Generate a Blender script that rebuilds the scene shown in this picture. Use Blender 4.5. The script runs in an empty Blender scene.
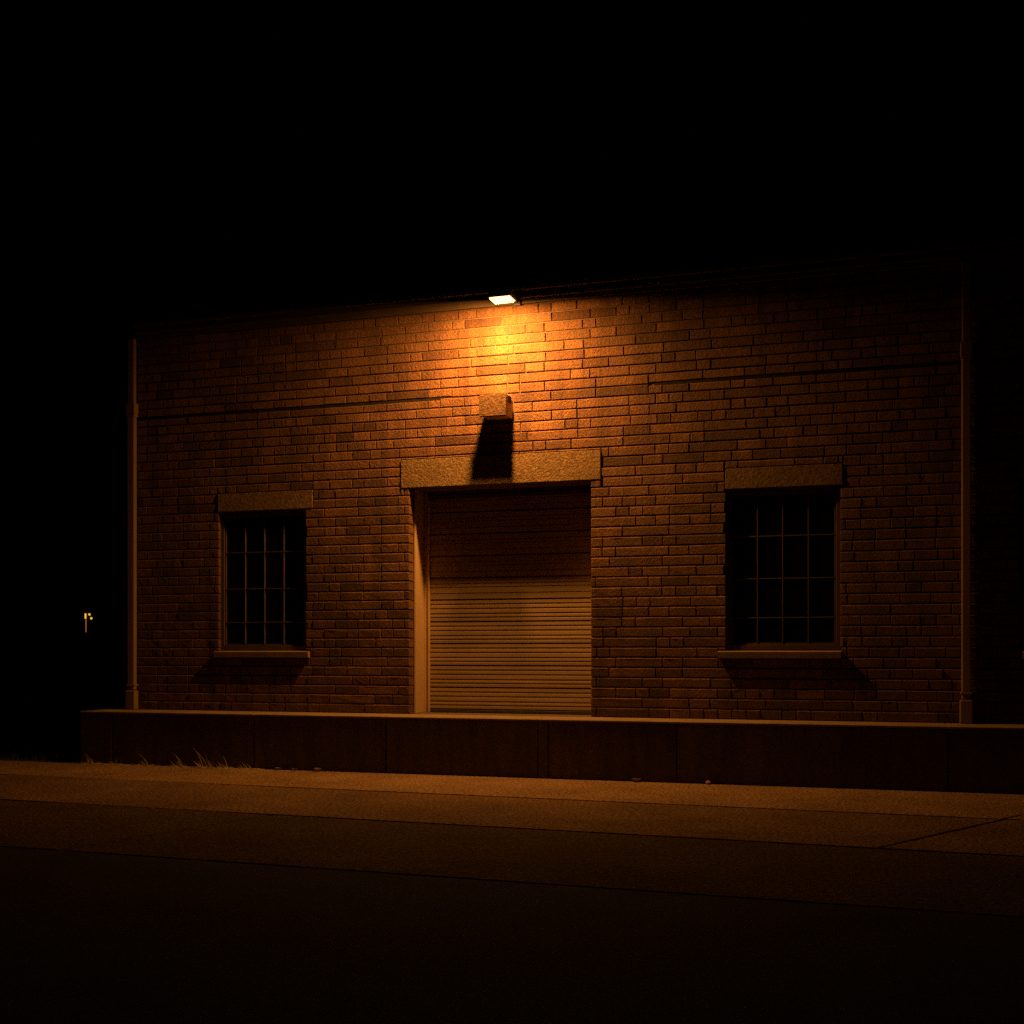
import bpy, bmesh, math, random
from mathutils import Vector, Matrix
random.seed(7)
R = math.radians
scn = bpy.context.scene
C = scn.collection

# ------------------------------------------------------------------ helpers
def tag(o, label=None, cat=None, group=None, kind=None):
    if label: o['label'] = label
    if cat: o['category'] = cat
    if group: o['group'] = group
    if kind: o['kind'] = kind
    return o

def empty(name, loc, label, cat, group=None):
    o = bpy.data.objects.new(name, None); C.objects.link(o)
    o.location = loc; o.empty_display_size = .2
    return tag(o, label, cat, group)

def link(name, bm, mat, parent=None, smooth=False):
    me = bpy.data.meshes.new(name)
    bm.normal_update(); bm.to_mesh(me); bm.free()
    for m in (mat if isinstance(mat, (list, tuple)) else [mat]): me.materials.append(m)
    if smooth:
        for p in me.polygons: p.use_smooth = True
    o = bpy.data.objects.new(name, me); C.objects.link(o)
    if parent:
        o.parent = parent
        w = Vector(parent.location); q = parent.parent
        while q: w += Vector(q.location); q = q.parent
        me.transform(Matrix.Translation(-w))     # meshes are written in world space
    return o

def box(bm, x0, x1, y0, y1, z0, z1, bev=0.0, seg=2, mi=0):
    r = bmesh.ops.create_cube(bm, size=1.0)
    vs = r['verts']
    for v in vs:
        v.co = Vector((x0 + (v.co.x + .5) * (x1 - x0), y0 + (v.co.y + .5) * (y1 - y0), z0 + (v.co.z + .5) * (z1 - z0)))
    fs = set(f for v in vs for f in v.link_faces)
    for f in fs: f.material_index = mi
    if bev > 0:
        es = list(set(e for v in vs for e in v.link_edges))
        bmesh.ops.bevel(bm, geom=es, offset=bev, segments=seg, profile=.5, affect='EDGES')

def extrude_profile(bm, pts, x0, x1, closed=True):
    """pts: (y, z) outline swept along X"""
    a = [bm.verts.new((x0, y, z)) for y, z in pts]
    b = [bm.verts.new((x1, y, z)) for y, z in pts]
    n = len(pts)
    for i in range(n if closed else n - 1):
        j = (i + 1) % n
        bm.faces.new((a[i], b[i], b[j], a[j]))
    if closed:
        bm.faces.new(a); bm.faces.new(b[::-1])
    bmesh.ops.recalc_face_normals(bm, faces=bm.faces)

def tube(bm, p0, p1, r0, r1, n=12):
    p0, p1 = Vector(p0), Vector(p1); d = (p1 - p0)
    m = Matrix.Translation((p0 + p1) / 2) @ d.to_track_quat('Z', 'Y').to_matrix().to_4x4()
    bmesh.ops.create_cone(bm, cap_ends=True, segments=n, radius1=r0, radius2=r1, depth=d.length, matrix=m)

# ------------------------------------------------------------------ materials
def new_mat(name):
    m = bpy.data.materials.new(name); m.use_nodes = True
    nt = m.node_tree; return m, nt, nt.nodes['Principled BSDF']

def N(nt, t, **kw):
    n = nt.nodes.new(t)
    for k, v in kw.items(): setattr(n, k, v)
    return n

def ramp(nt, src, stops):
    r = N(nt, 'ShaderNodeValToRGB'); e = r.color_ramp.elements
    while len(e) < len(stops): e.new(.5)
    for k, (p, c) in enumerate(stops):
        e[k].position = p; e[k].color = (*c, 1)
    nt.links.new(src, r.inputs[0]); return r.outputs[0]

def noise(nt, scale, detail=4, rough=.6, stretch=None):
    tc = N(nt, 'ShaderNodeNewGeometry'); n = N(nt, 'ShaderNodeTexNoise')
    n.inputs['Scale'].default_value = scale; n.inputs['Detail'].default_value = detail; n.inputs['Roughness'].default_value = rough
    if stretch:
        mp = N(nt, 'ShaderNodeMapping'); mp.inputs['Scale'].default_value = stretch
        nt.links.new(tc.outputs['Position'], mp.inputs[0]); nt.links.new(mp.outputs[0], n.inputs['Vector'])
    else:
        nt.links.new(tc.outputs['Position'], n.inputs['Vector'])
    return n.outputs['Fac']

def mix(nt, mode, fac, a, b):
    m = N(nt, 'ShaderNodeMix', data_type='RGBA', blend_type=mode)
    if isinstance(fac, float): m.inputs[0].default_value = fac
    else: nt.links.new(fac, m.inputs[0])
    for s, i in ((a, 6), (b, 7)):
        if isinstance(s, tuple): m.inputs[i].default_value = (*s, 1)
        else: nt.links.new(s, m.inputs[i])
    return m.outputs[2]

def bump(nt, bsdf, layers):
    prev = None
    for h, dist, st in layers:
        b = N(nt, 'ShaderNodeBump'); b.inputs['Distance'].default_value = dist; b.inputs['Strength'].default_value = st
        nt.links.new(h, b.inputs['Height'])
        if prev: nt.links.new(prev, b.inputs['Normal'])
        prev = b.outputs['Normal']
    nt.links.new(prev, bsdf.inputs['Normal'])

def rough_mat(name, lo, hi, scale=3.0, bumps=((60, .004, .6),), rgh=.85, speckle=0.0, stretch=None, metal=0.0):
    m, nt, b = new_mat(name)
    col = ramp(nt, noise(nt, scale, 6, .65, stretch), [(.3, lo), (.72, hi)])
    if speckle:
        sp = ramp(nt, noise(nt, 30, 3, .8), [(.38, (1 - speckle,) * 3), (.62, (1 + speckle * .6,) * 3)])
        col = mix(nt, 'MULTIPLY', 1.0, col, sp)
    nt.links.new(col, b.inputs['Base Color'])
    b.inputs['Specular IOR Level'].default_value = .5 if rgh < .85 else .12
    b.inputs['Roughness'].default_value = rgh; b.inputs['Metallic'].default_value = metal
    if bumps: bump(nt, b, [(noise(nt, s, 4, .7), d, st) for s, d, st in bumps])
    return m

def brick_mat():
    m, nt, b = new_mat('brick_face')
    g = N(nt, 'ShaderNodeNewGeometry')
    base = ramp(nt, g.outputs['Random Per Island'], [(0, (.12, .050, .022)), (.3, (.24, .105, .045)), (.7, (.285, .130, .058)), (1, (.195, .09, .042))])
    st = mix(nt, 'MULTIPLY', 1.0, ramp(nt, noise(nt, 1.1, 6, .65), [(.32, (.62, .60, .58)), (.62, (1.05, 1.05, 1.05))]), ramp(nt, noise(nt, 1.0, 5, .65, (4.5, 1, .28)), [(.36, (.66, .64, .62)), (.56, (1.04, 1.04, 1.04))]))
    fine = ramp(nt, noise(nt, 48, 3, .75), [(.32, (.50, .50, .50)), (.68, (1.25, 1.25, 1.25))])
    col = mix(nt, 'MULTIPLY', 1.0, mix(nt, 'MULTIPLY', 1.0, base, st), fine)
    nt.links.new(col, b.inputs['Base Color']); b.inputs['Roughness'].default_value = .9
    bump(nt, b, [(noise(nt, 34, 5, .75), .08, .75), (noise(nt, 90, 2, .6), .012, .6)])
    return m

def brick_texture_mat():
    m, nt, b = new_mat('brick_side')
    tc = N(nt, 'ShaderNodeNewGeometry'); mp = N(nt, 'ShaderNodeMapping'); mp.inputs['Rotation'].default_value = (R(90), 0, R(90))
    t = N(nt, 'ShaderNodeTexBrick'); t.inputs['Scale'].default_value = 1.0
    t.inputs['Brick Width'].default_value = .325; t.inputs['Row Height'].default_value = .1212; t.inputs['Mortar Size'].default_value = .006
    t.inputs['Color1'].default_value = (.3, .14, .075, 1); t.inputs['Color2'].default_value = (.36, .18, .1, 1); t.inputs['Mortar'].default_value = (.16, .12, .09, 1)
    nt.links.new(tc.outputs['Position'], mp.inputs[0]); nt.links.new(mp.outputs[0], t.inputs['Vector'])
    nt.links.new(t.outputs['Color'], b.inputs['Base Color']); b.inputs['Roughness'].default_value = .9
    return m

def emit_mat(name, col, strength):
    m, nt, b = new_mat(name)
    b.inputs['Base Color'].default_value = (*col, 1)
    b.inputs['Emission Color'].default_value = (*col, 1); b.inputs['Emission Strength'].default_value = strength
    return m

LAMP = (1.0, .41, .072)
M_brick = brick_mat()
M_mortar = rough_mat('mortar', (.10, .068, .045), (.17, .12, .08), 8, ((120, .004, .6),))
M_side = brick_texture_mat()
M_lintel = rough_mat('stucco_lintel', (.18, .115, .06), (.245, .158, .084), 4, ((42, .05, .85), (16, .03, .4)), .9, .35)
M_sill = rough_mat('sill_stone', (.22, .145, .08), (.32, .215, .125), 6, ((90, .003, .5),), .8)
M_door = rough_mat('door_steel', (.24, .165, .085), (.35, .24, .125), 1.6, ((220, .0008, .4),), .55, .08, (.6, 1, 5))
M_jamb = rough_mat('painted_jamb', (.50, .34, .19), (.58, .41, .23), 5, ((150, .002, .5),), .7, .10)
M_frame = rough_mat('window_frame_paint', (.062, .038, .022), (.10, .06, .034), 6, ((140, .001, .4),), .6)
M_coping = rough_mat('coping_metal', (.075, .05, .03), (.11, .072, .045), 3, ((40, .002, .3),), .6, 0, None, .0)
M_pipe = rough_mat('downpipe_paint', (.21, .135, .07), (.30, .195, .105), 3, ((60, .001, .3),), .86, 0, (1, 1, .3))
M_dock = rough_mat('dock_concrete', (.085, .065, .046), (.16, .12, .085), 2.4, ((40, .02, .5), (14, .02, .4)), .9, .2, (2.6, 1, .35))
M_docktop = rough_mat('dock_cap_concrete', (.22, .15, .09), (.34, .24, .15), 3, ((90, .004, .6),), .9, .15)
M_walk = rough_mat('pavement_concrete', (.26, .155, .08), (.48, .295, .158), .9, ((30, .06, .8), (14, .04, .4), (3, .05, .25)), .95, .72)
M_walk_falloff1 = rough_mat('concrete_lamp_falloff1', (.165, .098, .05), (.30, .182, .098), .9, ((30, .06, .8), (14, .04, .4), (3, .05, .25)), .95, .72)  # darker than the first strip: lamp falloff put into the colour
M_walk_falloff2 = rough_mat('concrete_lamp_falloff2', (.075, .047, .026), (.14, .088, .05), .9, ((30, .06, .8), (14, .04, .4), (3, .05, .25)), .95, .72)  # darker again, painting in the light's fade away from the lamp
M_soil = rough_mat('joint_soil', (.025, .02, .015), (.05, .04, .03), 6, ((40, .01, .6),), .95)
M_mastic = rough_mat('joint_mastic', (.012, .010, .009), (.03, .025, .02), 9, ((40, .004, .6),), .9)
M_road_falloff = rough_mat('asphalt_lamp_falloff', (.022, .017, .012), (.045, .034, .024), 2, ((70, .012, .8),), .92, .25)  # asphalt chosen for its dark tone, continuing the painted lamp falloff
M_ground = rough_mat('verge_soil', (.02, .017, .012), (.05, .042, .03), 1.5, ((20, .03, .7),), .95)
M_grass = rough_mat('dry_grass', (.28, .195, .085), (.44, .32, .15), 14, None, .7)
M_verge = rough_mat('verge_grass', (.03, .04, .014), (.07, .075, .03), 8, None, .75)
M_leaf = rough_mat('dry_leaf', (.28, .16, .07), (.42, .26, .12), 20, ((60, .002, .5),), .8)
M_stone = rough_mat('pebble', (.25, .19, .13), (.4, .31, .22), 30, ((90, .003, .5),), .8)
M_dark = rough_mat('dark_metal', (.05, .045, .04), (.09, .08, .07), 10, ((120, .001, .4),), .5, 0, None, .5)
M_boxm = rough_mat('weathered_box', (.05, .028, .016), (.13, .072, .04), 16, ((45, .03, .9),), .85, .2)
M_inner = rough_mat('dark_interior', (.03, .028, .025), (.05, .045, .04), 2, None, .9)
M_roof = rough_mat('roof_felt', (.04, .04, .04), (.07, .068, .065), 3, None, .9)
M_lens = emit_mat('lamp_lens', (1.0, .56, .17), 5.0)
M_far = emit_mat('far_lamp_glow', (1.0, .50, .025), 1.0)
M_fardim = emit_mat('far_lit_pole_glow', (1.0, .30, .01), .35)
mg, nt, b = new_mat('window_glass')
b.inputs['Base Color'].default_value = (.006, .006, .007, 1); b.inputs['Roughness'].default_value = .06
nt.links.new(ramp(nt, noise(nt, 5, 4, .6), [(.3, (.04, .04, .04)), (.8, (.16, .16, .16))]), b.inputs['Roughness'])

# ------------------------------------------------------------------ building dimensions
XL, XR = -9.99, 6.0            # front wall ends
Z0, ZB = .662, 5.775             # wall foot (dock top) and top of the brickwork
NC = 42; CH = (ZB - Z0) / NC
OPEN = [  # x0, x1, z0, z1, kind
    (-5.925, -3.53, Z0, 3.555, 'door'),
    (-8.70, -7.394, 1.468, 3.345, 'win'),
    (-1.90, -.59, 1.468, 3.372, 'win'),
    (1.305, 2.615, 1.468, 3.372, 'win')]
LINT = [(-6.04, -3.405, 3.555, 3.92), (-8.715, -7.29, 3.345, 3.59), (-1.907, -.565, 3.372, 3.617), (1.298, 2.64, 3.372, 3.617)]
SILL = [(-8.745, -7.335, 1.378, 1.468), (-1.985, -.585, 1.378, 1.468), (1.335, 2.625, 1.378, 1.468)]

bld = empty('brick_warehouse', ((XL + XR) / 2, 0, Z0),
            'long brick warehouse with a roller door between barred windows, lit by one lamp', 'building')

def sub_rect(r, h):
    x0, x1, z0, z1 = r; a0, a1, c0, c1 = h
    if a1 <= x0 or a0 >= x1 or c1 <= z0 or c0 >= z1: return [r]
    out = []
    if a0 > x0: out.append((x0, a0, z0, z1))
    if a1 < x1: out.append((a1, x1, z0, z1))
    m0, m1 = max(x0, a0), min(x1, a1)
    if c0 > z0: out.append((m0, m1, z0, c0))
    if c1 < z1: out.append((m0, m1, c1, z1))
    return out

def brick(bm, x0, x1, z0, z1, depth=.15):
    j = lambda s=.0016: random.uniform(-s, s)
    y = random.uniform(-.002, .001); tl = random.uniform(-.0015, .0015); tp = random.uniform(-.0095, -.0045)
    e = .006
    q = [(x0, z0), (x1, z0), (x1, z1), (x0, z1)]
    ins = [(1, 1), (-1, 1), (-1, -1), (1, -1)]
    nx = 3
    F = []; Mi = []; B = []
    # outline with two extra points along the long edges so that arrises wander a little
    def ring(inset, yy, jit):
        a, bq, c, d = x0 + inset, x1 - inset, z0 + inset, z1 - inset
        pts = []
        for k in range(nx): pts.append((a + (bq - a) * k / nx, c))
        for k in range(1): pts.append((bq, c))
        for k in range(nx): pts.append((bq - (bq - a) * k / nx, d))
        for k in range(1): pts.append((a, d))
        return [bm.verts.new((px + j(jit), yy + (tl if px > (x0 + x1) / 2 else -tl) + (tp if pz > (z0 + z1) / 2 else 0) + j(jit * .6), pz + j(jit))) for px, pz in pts]
    F = ring(e, y, .002); Mi = ring(0, y + e, .0015)
    zt = z1 - e - .006
    for vv in F:
        if vv.co.z > zt: vv.co.z -= .005
    for vv in Mi:
        if vv.co.z > z1 - .004: vv.co.y += .005; B = ring(0, depth, 0)
    n = len(F)
    bm.faces.new(F)
    for k in range(n):
        l = (k + 1) % n
        bm.faces.new((F[k], Mi[k], Mi[l], F[l])); bm.faces.new((Mi[k], B[k], B[l], Mi[l]))

def build_wall():
    bm = bmesh.new()
    holes = [o[:4] for o in OPEN] + LINT + SILL
    # a dirty open expansion joint runs along the wall on both sides of the lamp
    groove_z = Z0 + round((4.68 - Z0) / CH) * CH
    for c in range(NC):
        z0 = Z0 + c * CH; z1 = z0 + CH
        x = XL - random.choice((0, .165, .08)) if c % 2 else XL - .0
        first = True
        while x < XR:
            w = random.choice((.325,) * 4 + (.165,) * 4 + (.245,) * 3)
            
            near = math.exp(-((x + 4.4) / 2.6) ** 2)
            if random.random() < .05 + .5 * near and x > XL: w += .325      # joints struck flush and painted over
            first = False
            g = .0048
            r0 = (max(x, XL), min(x + w, XR), z0, z1)
            pieces = [r0]
            for h in holes:
                pieces = [p for q in pieces for p in sub_rect(q, h)]
            for p in pieces:
                if p[1] - p[0] < .03 or p[3] - p[2] < .022: continue
                gl = g if p[0] == x else (0 if p[0] == r0[0] else 0)
                gr = g if p[1] == x + w else 0
                gl = 0 if any(abs(p[0] - h[1]) < 1e-6 for h in holes[:4]) else g
                gr = 0 if any(abs(p[1] - h[0]) < 1e-6 for h in holes[:4]) else g
                top = .0085
                if abs(z1 - groove_z) < 1e-4 and (p[1] < -5.3 or p[0] > -2.9): top = .026
                bot = .0062
                if abs(z0 - groove_z) < 1e-4 and (p[1] < -5.3 or p[0] > -2.9): bot = .018
                brick(bm, p[0] + gl, p[1] - gr, p[2] + bot, p[3] - top)
            x += w
    o = link('brick_wall', bm, [M_brick], bld)
    for xa, xb in ((XL + .02, -5.45), (-2.75, XR - .02)):
        b2 = bmesh.new(); box(b2, xa, xb, .010, .03, groove_z - .022, groove_z + .014)
        link('expansion_joint', b2, M_mastic, o)
    return o
wall = build_wall()

def build_mortar():
    bm = bmesh.new()
    s = .009
    hs = [(o[0] - s, o[1] + s, o[2] - (0 if o[4] == 'door' else s), o[3] + s, .50 if o[4] == 'door' else .30) for o in OPEN]
    xs = sorted(set([XL + .012, XR - .012] + [v for h in hs for v in h[:2]]))
    zs = sorted(set([Z0, ZB] + [v for h in hs for v in h[2:4]]))
    Y = .019
    inside = lambda x, z: any(h[0] < x < h[1] and h[2] < z < h[3] for h in hs)
    for a, b_ in zip(xs, xs[1:]):
        for c, d in zip(zs, zs[1:]):
            if inside((a + b_) / 2, (c + d) / 2): continue
            for yy in (Y, .30):
                v = [bm.verts.new(p) for p in ((a, yy, c), (b_, yy, c), (b_, yy, d), (a, yy, d))]
                bm.faces.new(v)
    for h in hs:
        x0, x1, z0, z1, dp = h
        for q in (((x0, z0), (x0, z1)), ((x0, z1), (x1, z1)), ((x1, z1), (x1, z0)), ((x1, z0), (x0, z0))):
            (ax, az), (bx, bz) = q
            bm.faces.new([bm.verts.new(p) for p in ((ax, Y, az), (ax, dp, az), (bx, dp, bz), (bx, Y, bz))])
    return link('mortar', bm, M_mortar, wall)
build_mortar()

bm = bmesh.new()
box(bm, XL, XL + .25, .16, 9.0, 0, ZB); box(bm, XR - .25, XR, .16, 9.0, 0, ZB); box(bm, XL, XR, 9.0, 9.25, 0, ZB)
link('side_wall', bm, M_side, bld)
bm = bmesh.new(); box(bm, XL + .25, XR - .25, .31, 9.0, 5.5, 5.62); link('roof', bm, M_roof, bld)
bm = bmesh.new(); box(bm, XL + .25, XR - .25, .31, 9.0, .55, .66); link('interior_floor', bm, M_inner, bld)

# stepped metal coping along the eaves
bm = bmesh.new()
prof = [(.32, 5.777), (-.028, 5.777), (-.034, 5.783), (-.034, 5.835), (-.052, 5.840), (-.056, 5.846), (-.056, 5.872), (-.050, 5.878), (-.018, 5.882), (-.018, 5.925), (-.075, 5.935), (-.078, 5.94), (-.078, 5.985), (-.07, 5.992), (-.03, 6.0), (.32, 6.03)]
seams = [XL - .04, -7.1, -4.05, -1.0, 2.05, XR + .04]
for a, b_ in zip(seams, seams[1:]): extrude_profile(bm, prof, a + .0015, b_ - .0015)
cop = link('eaves_coping', bm, M_coping, bld)

# ------------------------------------------------------------------ lintel over the doorway
bm = bmesh.new(); l = LINT[0]; box(bm, l[0] + .004, l[1] - .004, -.016, .14, l[2], l[3] - .004, .006)
link('lintel', bm, M_lintel, bld)

# ------------------------------------------------------------------ windows
def window(o, l, s, parent):
    x0, x1, z0, z1 = o[:4]
    y0, y1 = .050, .110; fw = .055
    bm = bmesh.new()
    a, b_, c, d = x0 - .004, x1 + .004, z0 + .012, z1 - .004
    for q in ((a, a + fw, c, d), (b_ - fw, b_, c, d), (a + fw, b_ - fw, d - fw, d), (a + fw, b_ - fw, c, c + fw * 1.1)):
        box(bm, q[0], q[1], y0, y1, q[2], q[3], .005)
    for q in ((a + fw, a + fw + .022, c + fw * 1.1, d - fw), (b_ - fw - .022, b_ - fw, c + fw * 1.1, d - fw), (a + fw + .022, b_ - fw - .022, d - fw - .022, d - fw), (a + fw + .022, b_ - fw - .022, c + fw * 1.1, c + fw * 1.1 + .022)):
        box(bm, q[0], q[1], y0 + .018, y1 - .004, q[2], q[3], .003)
    fr = link('window', bm, M_frame, parent)
    gx0, gx1, gz0, gz1 = a + fw + .022, b_ - fw - .022, c + fw * 1.1 + .022, d - fw - .022
    bm = bmesh.new(); t = .0062
    for k in (1, 2, 3):
        xx = gx0 + (gx1 - gx0) * k / 4
        box(bm, xx - t, xx + t, y0 + .012, y0 + .05, gz0, gz1, .003)
    xs = [gx0] + [gx0 + (gx1 - gx0) * k / 4 for k in (1, 2, 3)] + [gx1]
    for f in (.277, .565, .83):
        zz = gz1 + (gz0 - gz1) * f
        for i in range(4):
            box(bm, xs[i] + (t if i else 0), xs[i + 1] - (t if i < 3 else 0), y0 + .014, y0 + .05, zz - t, zz + t, .003)
    link('glazing_bar', bm, M_frame, fr)
    bm = bmesh.new()
    for i in range(4):
        zf = [gz1] + [gz1 + (gz0 - gz1) * f for f in (.277, .565, .83)] + [gz0]
        for k in range(4):
            ty = random.uniform(-.0015, .0015)
            r = bmesh.ops.create_cube(bm, size=1)
            for v in r['verts']:
                v.co = Vector((xs[i] + (v.co.x + .5) * (xs[i + 1] - xs[i]), y0 + .038 + v.co.y * .006 + v.co.x * ty, zf[k + 1] + (v.co.z + .5) * (zf[k] - zf[k + 1])))
    link('pane', bm, mg, fr)
    bm = bmesh.new(); box(bm, l[0] + .004, l[1] - .004, -.014, .13, l[2], l[3] - .004, .006); link('lintel', bm, M_lintel, fr)
    bm = bmesh.new()
    extrude_profile(bm, [(.12, s[2] + .004), (-.055, s[2] + .004), (-.06, s[2] + .008), (-.066, s[3] - .012), (-.062, s[3] - .006), (.12, s[3] + .008)], s[0], s[1])
    link('sill', bm, M_sill, fr)
    return fr
for k in range(3): window(OPEN[k + 1], LINT[k + 1], SILL[k], bld)

# ------------------------------------------------------------------ sectional roller door
dx0, dx1, dz0, dz1 = OPEN[0][:4]
DY = .45
bm = bmesh.new()
prof = []
sec = .2853
z = dz0 + .045
zs_ = []
while z < dz1 - .05:
    top = min(z + sec, dz1 - .01)
    P = [(.022, z), (.022, z + .008), (-.012, z + .013)]
    h = top - z
    first = len(zs_)
    if first < 5:   # ribs pressed into the lower panels
        for u in (.20, .37, .60, .80):
            zz = z + u * h
            P += [(-.012, zz - .014), (-.0065, zz - .009), (-.0065, zz + .004), (-.0135, zz + .011)]
    else:
        for u in (.30, .58, .74):
            zz = z + u * h
            P += [(-.012, zz - .008), (-.005, zz - .005), (-.005, zz + .002), (-.013, zz + .006)]
    P += [(-.012, top - .010), (.022, top - .004)]
    prof += P; zs_.append(z); z = top
prof = [(DY + y * 1.2, z) for y, z in prof]
prof += [(DY + .05, prof[-1][1]), (DY + .05, prof[0][1])]
extrude_profile(bm, prof, dx0 + .117, dx1 - .075)
door = link('roller_door', bm, M_door, bld)
bm = bmesh.new(); box(bm, dx0 + .117, dx1 - .075, DY - .022, DY + .03, dz0 + .004, dz0 + .043, .006); link('bottom_seal', bm, M_dark, door)
for xa, xb in ((dx0 + .094, dx0 + .115), (dx1 - .070, dx1 - .022)):
    bm = bmesh.new(); box(bm, xa, xb, DY - .045, DY + .04, dz0 + .002, dz1 - .115, .006)
    link('guide_rail', bm, M_jamb, door)
bm = bmesh.new(); box(bm, dx0 + .096, dx1 - .022, DY - .055, DY + .04, dz1 - .112, dz1 - .055, .005); box(bm, dx0 + .096, dx1 - .022, DY - .045, DY + .04, dz1 - .052, dz1 - .006, .005)
link('header_rail', bm, M_frame, door)
bm = bmesh.new()
box(bm, dx0 + .003, dx0 + .028, .153, DY + .05, dz0 + .001, dz1 - .004, .004)
box(bm, dx0 + .030, dx0 + .094, DY - .012, DY + .05, dz0 + .001, dz1 - .004, .004)
link('door_jamb', bm, M_jamb, door)
bm = bmesh.new()
box(bm, dx1 - .020, dx1 - .003, .153, DY + .05, dz0 + .001, dz1 - .004, .004)
link('door_jamb', bm, M_jamb, door)
bm = bmesh.new(); box(bm, dx0 + .03, dx1 - .02, .145, DY + .05, dz1 - .003, dz1 + .006); link('soffit', bm, M_lintel, door)

# ------------------------------------------------------------------ downpipes
def pipe(x0, x1, ztop):
    bm = bmesh.new()
    box(bm, x0 + .004, x1 - .004, -.086, -.022, 4.80, ztop, .011, 1)
    box(bm, x0, x1, -.090, -.018, .93, 4.80, .012, 1)
    p = link('downpipe', bm, M_pipe, bld)
    bm = bmesh.new()
    box(bm, x0 - .014, x1 + .012, -.102, .0, 4.74, 4.885, .010)
    box(bm, x0 - .006, x1 + .006, -.096, -.003, 4.70, 4.735, .004)
    link('bracket', bm, M_pipe, p)
    bm = bmesh.new()
    box(bm, x0 - .018, x1 + .014, -.106, -.005, Z0 + .002, .925, .012)
    box(bm, x0 - .010, x1 + .008, -.099, -.004, .985, 1.01, .004)
    link('pipe_shoe', bm, M_pipe, p)
pipe(-10.09, -9.975, 5.775); pipe(.705, .805, 5.775)

# ------------------------------------------------------------------ wall lamp
LX, LY, LZ = -4.455, -.68, 5.645
lamp = empty('wall_lamp', (LX, -.03, 5.80), 'small flat floodlight shining down from the eaves above the roller door', 'lamp')
x0, x1, y0, y1 = LX - .135, LX + .15, LY - .125, LY + .125
bm = bmesh.new()
box(bm, x0, x1, y0, y1, LZ + .02, LZ + .075, .012)
for k in range(6): box(bm, x0 + .02 + k * .045, x0 + .032 + k * .045, y0 + .02, y1 - .02, LZ + .076, LZ + .10, .002)
link('housing', bm, M_dark, lamp)
bm = bmesh.new(); e = .015
box(bm, x0, x1, y0, y0 + e, LZ + .006, LZ + .019, .002); box(bm, x0, x1, y1 - e, y1, LZ + .006, LZ + .019, .002)
box(bm, x0, x0 + e, y0 + e + .001, y1 - e - .001, LZ + .006, LZ + .019, .002); box(bm, x1 - e, x1, y0 + e + .001, y1 - e - .001, LZ + .006, LZ + .019, .002)
link('bezel', bm, M_coping, lamp)
bm = bmesh.new(); box(bm, x0 + e + .001, x1 - e - .018, y0 + e + .001, y1 - e - .001, LZ - .012, LZ + .018, .003)
box(bm, x1 - e - .013, x1 - e - .001, y0 + e + .002, y1 - e - .002, LZ + .002, LZ + .018, .002)
link('lens', bm, M_lens, lamp)
bm = bmesh.new()
tube(bm, (LX, y1 - .02, LZ + .088), (LX, -.06, 5.80), .022, .022); box(bm, LX - .043, LX + .043, -.085, -.057, 5.745, 5.855, .006)
link('mounting_arm', bm, M_dark, lamp)
ld = bpy.data.lights.new('lamp_light', 'AREA'); ld.shape = 'RECTANGLE'; ld.size = .09; ld.size_y = .25
ld.energy = 320; ld.color = LAMP
lo = bpy.data.objects.new('lamp_light', ld); C.objects.link(lo)
lo.parent = lamp; lo.location = Vector((LX - .09, LY + .01, LZ - .035)) - Vector(lamp.location)
d = Vector((-.06, .37, -1.0)).normalized()
lo.rotation_euler = d.to_track_quat('-Z', 'Y').to_euler()

# ------------------------------------------------------------------ box on the wall
jb = empty('junction_box', (-4.725, 0, 4.36), 'rough weathered metal box jutting from the bricks between lamp and door lintel', 'wall box')
bm = bmesh.new(); box(bm, -4.858, -4.536, -.268, .0, 4.362, 4.600, .008); link('body', bm, M_jamb, jb)  # pale jamb paint on the body paints in lamplight on its side
bm = bmesh.new(); box(bm, -4.874, -4.526, -.302, -.271, 4.345, 4.618, .010); link('lid', bm, M_boxm, jb)
bm = bmesh.new()
box(bm, -4.535, -4.522, -.262, -.08, 4.53, 4.612, .004)
link('latch', bm, M_boxm, jb)

# ------------------------------------------------------------------ loading dock
dock = empty('loading_dock', (-2.1, -.5, 0), 'low concrete loading dock running under the whole brick facade', 'loading dock')
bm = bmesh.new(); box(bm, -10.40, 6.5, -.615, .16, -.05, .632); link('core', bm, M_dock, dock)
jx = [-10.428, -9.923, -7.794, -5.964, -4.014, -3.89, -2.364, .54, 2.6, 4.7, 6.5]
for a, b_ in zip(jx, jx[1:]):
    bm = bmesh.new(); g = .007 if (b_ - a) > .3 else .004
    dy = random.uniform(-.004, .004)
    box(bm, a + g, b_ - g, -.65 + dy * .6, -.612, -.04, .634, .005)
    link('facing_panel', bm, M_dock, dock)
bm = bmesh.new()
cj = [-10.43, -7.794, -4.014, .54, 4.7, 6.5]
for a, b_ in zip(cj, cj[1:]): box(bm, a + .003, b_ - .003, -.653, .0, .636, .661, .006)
link('cap', bm, M_docktop, dock)

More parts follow.
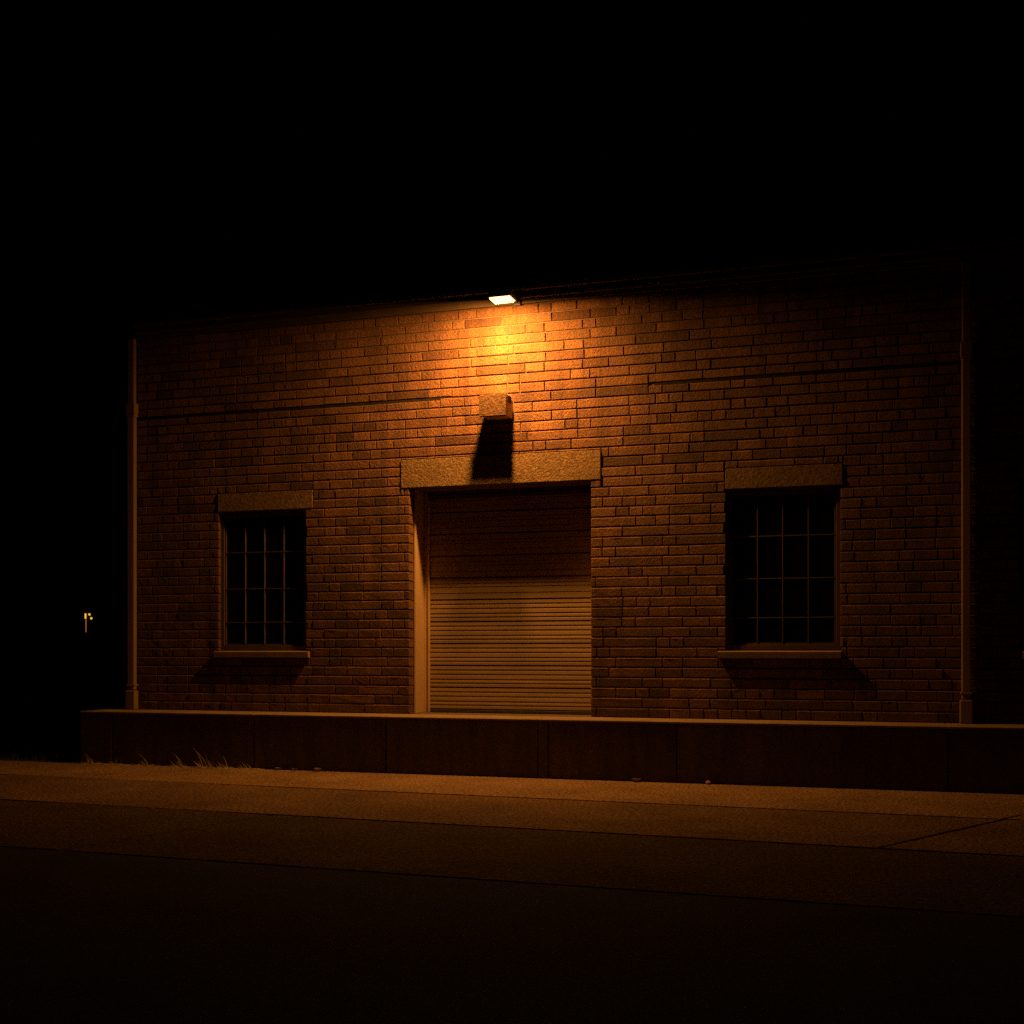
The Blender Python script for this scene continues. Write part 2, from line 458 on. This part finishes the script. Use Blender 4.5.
# ------------------------------------------------------------------ ground, pavement, road
bm = bmesh.new()
v = [bm.verts.new(p) for p in ((-600, -600, -.06), (600, -600, -.06), (600, 600, -.06), (-600, 600, -.06))]; bm.faces.new(v)
tag(link('ground', bm, M_ground), kind='structure').location.z = -.035
bm = bmesh.new()
v = [bm.verts.new(p) for p in ((-40, -7.2 - 1.2, -.03), (40, -7.2 - 1.2, -.03), (40, -.60, -.03), (-40, -.60, -.03))]; bm.faces.new(v)
tag(link('joint_bed', bm, M_soil), kind='structure').location.z = -.035
LN = lambda x, y0, s: y0 + s * (x + 4.0)
def L0(x): return -.656
def L1(x): return LN(x, -2.50, -.046)
def L2(x): return LN(x, -4.51, -.054)
def L3(x): return LN(x, -6.77, -.040)
def slab_strip(bm, la, lb, cuts, xa=-40, xb=40):
    """cuts: list of (x on far line la, x on near line lb)"""
    cs = [(xa, xa)] + cuts + [(xb, xb)]
    for (a0, b0), (a1, b1) in zip(cs, cs[1:]):
        g = .027
        h = .015
        pts = [(a0 + h, la(a0) - g), (a1 - h, la(a1) - g), (b1 - h, lb(b1) + g), (b0 + h, lb(b0) + g)]
        tz = [random.uniform(-.004, .003) for _ in range(4)]
        # subdivide long edges so that the joint line wanders
        ring = []
        for k in range(4):
            p, q = pts[k], pts[(k + 1) % 4]; n = max(1, int(math.dist(p, q) / .12))
            for s in range(n):
                t = s / n; w = .004 if s else 0
                ring.append((p[0] + (q[0] - p[0]) * t + random.uniform(-w, w), p[1] + (q[1] - p[1]) * t + random.uniform(-w, w)))
        top = [bm.verts.new((x, y, 0)) for x, y in ring]
        edg = [bm.verts.new((x, y, -.008)) for x, y in ring]
        cx = sum(p[0] for p in ring) / len(ring); cy = sum(p[1] for p in ring) / len(ring)
        for vt, (x, y) in zip(top, ring):
            dv = Vector((cx - x, cy - y)).normalized() * .010
            vt.co.x += dv.x; vt.co.y += dv.y
        bot = [bm.verts.new((x, y, -.05)) for x, y in ring]
        bm.faces.new(top)
        n = len(ring)
        for k in range(n):
            l_ = (k + 1) % n
            bm.faces.new((top[k], edg[k], edg[l_], top[l_])); bm.faces.new((edg[k], bot[k], bot[l_], edg[l_]))
    bmesh.ops.recalc_face_normals(bm, faces=bm.faces)
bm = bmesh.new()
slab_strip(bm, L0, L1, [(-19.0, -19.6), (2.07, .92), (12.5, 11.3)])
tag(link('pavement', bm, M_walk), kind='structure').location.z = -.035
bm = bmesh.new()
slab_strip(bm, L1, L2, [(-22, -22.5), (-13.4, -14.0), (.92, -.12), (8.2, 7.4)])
tag(link('pavement', bm, M_walk_falloff1), kind='structure').location.z = -.035
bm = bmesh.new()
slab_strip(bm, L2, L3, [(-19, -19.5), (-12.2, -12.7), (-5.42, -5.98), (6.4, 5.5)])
tag(link('pavement', bm, M_walk_falloff2), kind='structure').location.z = -.035
bm = bmesh.new()
ring = [(x, L3(x) + .008 + random.uniform(-.005, .005)) for x in [i * .5 for i in range(-80, 81)]]
top = [bm.verts.new((x, y, -.004)) for x, y in ring]
far = [bm.verts.new((x, -40, -.004)) for x, y in ring]
for k in range(len(ring) - 1): bm.faces.new((top[k], top[k + 1], far[k + 1], far[k]))
bmesh.ops.recalc_face_normals(bm, faces=bm.faces)
tag(link('road', bm, M_road_falloff), kind='structure').location.z = -.035

# ------------------------------------------------------------------ dry grass tufts at the dock foot
def blade(bm, base, lean, h, w, curve):
    pts = []
    for k in range(5):
        t = k / 4
        pts.append(Vector(base) + Vector((lean[0] * h * (t ** 1.3) * curve, lean[1] * h * t * t, h * t * (1 - .12 * t * t))))
    sd = Vector((.7, .7, 0)).normalized() if random.random() < .5 else Vector((.8, -.5, 0)).normalized()
    rows = []
    for k, p in enumerate(pts):
        ww = w * (1 - k / 4.3)
        rows.append((bm.verts.new(p - sd * ww), bm.verts.new(p + sd * ww * .2 + Vector((0, -ww * .6, 0))), bm.verts.new(p + sd * ww)))
    for a, b_ in zip(rows, rows[1:]):
        bm.faces.new((a[0], a[1], b_[1], b_[0])); bm.faces.new((a[1], a[2], b_[2], b_[1]))

def tuft(x, hmax, n, label, spread=.16):
    t = empty('grass_tuft', (x, -.73, -.045), label, 'grass tuft', 'dry grass tufts along the foot of the dock')
    bm = bmesh.new()
    for k in range(n):
        long_ = k < max(2, n // 5)
        h = hmax * random.uniform(.75, 1) if long_ else hmax * random.uniform(.12, .5)
        bx = x + max(-1.25, min(1.25, random.gauss(0, 1))) * spread * .62
        blade(bm, (bx, -.69 - random.random() * .06, -.045), (random.uniform(-1.3, -.5) if random.random() < .85 else random.uniform(.1, .6), random.uniform(-.25, .05)), h * .80, random.uniform(.0035, .005), random.uniform(.5, 1.0))
    link('blades', bm, M_grass, t)
    bm = bmesh.new()
    r = bmesh.ops.create_uvsphere(bm, u_segments=18, v_segments=8, radius=1.0)
    for v in r['verts']:
        q = 1 + .35 * math.sin(v.co.x * 9 + x * 31) * math.sin(v.co.y * 7 + 1) + random.uniform(-.12, .12)
        v.co = Vector((x + v.co.x * (spread * 2.1 + .03) * q, -.715 + v.co.y * .05 * q, -.042 + v.co.z * .017 * q))
    for k in range(int(n * 1.2)):
        bx = x + random.uniform(-1, 1) * spread * 1.8; h = random.uniform(.02, .055)
        blade(bm, (bx, -.68 - random.random() * .075, -.042), (random.uniform(-1.6, 1.6), random.uniform(-.7, .2)), h, .004, 1.0)
    link('dead_thatch', bm, M_grass, t)
for a in ((-10.2, .24, 20, 'sparse dry grass tuft at the left front corner of the loading dock', .10),
          (-9.85, .22, 18, 'low dry grass tuft just right of the dock corner tuft', .14),
          (-9.35, .30, 16, 'thin grass tuft with one long blade bent sideways to the left', .10),
          (-8.85, .30, 22, 'dry grass tuft whose straight blades lean left against the blank dock face', .10),
          (-8.45, .42, 24, 'tallest dry grass tuft, midway along the row at the dock foot', .12),
          (-8.2, .32, 20, 'dense dry grass tuft right next to the tallest one', .08),
          (-7.86, .24, 22, 'short grass tuft at the vertical panel joint, last of the row to the right', .12)):
    tuft(*a)

bm = bmesh.new()      # thin verge grass beside the dock
for k in range(2600):
    x = -10.35 - random.random() ** 1.5 * 7; y = -.60 + random.random() ** 1.4 * 5
    blade(bm, (x, y, -.065), (random.uniform(-.8, .8), random.uniform(-.6, .6)), random.uniform(.05, .16), random.uniform(.002, .004), .8)
tag(link('verge_grass', bm, M_verge), kind='stuff')

# ------------------------------------------------------------------ litter by the dock
def leaf(x, y, s, rot, label):
    bm = bmesh.new(); n = 9
    rows = []
    for k in range(n):
        t = k / (n - 1); w = s * .34 * math.sin(math.pi * (t ** .8)) + .0008; c = (t - .5) * s
        zc = .012 + .35 * s * (2 * t - 1) ** 2 * .6
        rows.append([bm.verts.new(Vector((c, dd * w, zc + abs(dd) * w * .7))) for dd in (-1, -.5, 0, .5, 1)])
    for a, b_ in zip(rows, rows[1:]):
        for i in range(4): bm.faces.new((a[i], a[i + 1], b_[i + 1], b_[i]))
    bmesh.ops.solidify(bm, geom=bm.faces[:], thickness=.0015)
    bmesh.ops.rotate(bm, verts=bm.verts, cent=(0, 0, 0), matrix=Matrix.Rotation(rot, 3, 'Z'))
    o = link('dry_leaf', bm, M_leaf); o.location = (x, y, -.035)
    tag(o, label, 'leaf', 'dead leaves lying by the dock')
leaf(-7.4, -.74, .09, .3, 'curled dead leaf near the last grass tuft at dock foot')
leaf(-7.15, -.77, .08, 1.2, 'small dead leaf between the two other leaves left of the door')
leaf(-6.84, -.76, .13, -.2, 'largest curled dead leaf on the pavement, left of the roller door')
leaf(-2.82, -.71, .12, .5, 'curled dead leaf alone at dock foot to the right of the door')
bm = bmesh.new(); bmesh.ops.create_icosphere(bm, subdivisions=2, radius=.028)
for v in bm.verts: v.co = Vector((v.co.x * 1.1, v.co.y * .9, v.co.z * .8)) * (1 + random.uniform(-.12, .12))
o = link('pebble', bm, M_stone); o.location = (-2.0, -.71, -.015)
tag(o, 'single small pebble at the foot of the dock right of the door', 'pebble')

# ------------------------------------------------------------------ far lamp post, left of the building
px, py = -32.1, 28.0
post = empty('lamp_post', (px, py, -.06), 'distant lamp post with two small globes glowing in the dark left of the warehouse', 'street lamp')
cth, sth = math.cos(R(17.7)), math.sin(R(17.7))
at = lambda u, w, z: (px + u * cth - w * sth, py + u * sth + w * cth, z)
bm = bmesh.new(); tube(bm, at(0, .07, -.06), at(0, .07, 3.25), .06, .045); tube(bm, at(0, .07, -.06), at(0, .07, .5), .10, .09)
tube(bm, at(0, .07, 3.16), at(.11, .0, 3.16), .018, .018, 8); tube(bm, at(0, .07, 3.02), at(.19, .0, 3.02), .018, .018, 8)
link('pole', bm, M_dark, post)
bm = bmesh.new(); tube(bm, at(-.02, -.02, 2.84), at(-.02, -.02, 3.06), .034, .034); link('lantern', bm, M_far, post)
bm = bmesh.new(); tube(bm, at(.0, -.02, 2.28), at(.0, -.02, 2.80), .016, .020); link('lit_pole_glow', bm, M_fardim, post)  # added glowing strip imitates lamplight falling on the pole
for u, z_ in ((.14, 3.02), (.215, 2.86)):
    bm = bmesh.new(); bmesh.ops.create_uvsphere(bm, u_segments=16, v_segments=10, radius=.048, matrix=Matrix.Translation(at(u, 0, z_)))
    link('globe', bm, M_far, post, True)

# ------------------------------------------------------------------ world: moonless night sky
w = bpy.data.worlds.new('World'); scn.world = w; w.use_nodes = True
wn = w.node_tree; bg = wn.nodes['Background']
sky = wn.nodes.new('ShaderNodeTexSky'); sky.sky_type = 'NISHITA'; sky.sun_disc = False
sky.sun_elevation = R(-6); sky.sun_rotation = R(200)
wn.links.new(sky.outputs[0], bg.inputs[0]); bg.inputs[1].default_value = .0012

# ------------------------------------------------------------------ camera
cd = bpy.data.cameras.new('Camera'); cam = bpy.data.objects.new('Camera', cd); C.objects.link(cam)
cam.location = (0, -14.245, 1.455); cam.rotation_euler = (R(90), 0, R(17.69))
cd.sensor_width = 36; cd.lens = 1200 / 1024 * 36; cd.shift_y = 140 / 1024
cd.clip_start = .1; cd.clip_end = 3000
scn.camera = cam
vs = scn.view_settings
vs.view_transform = 'Standard'; vs.look = 'None'; vs.gamma = 1; vs.exposure = 0; vs.use_curve_mapping = False
scn.cycles.use_denoising = False
scn.cycles.max_bounces = 6
scn.cycles.sample_clamp_indirect = .6
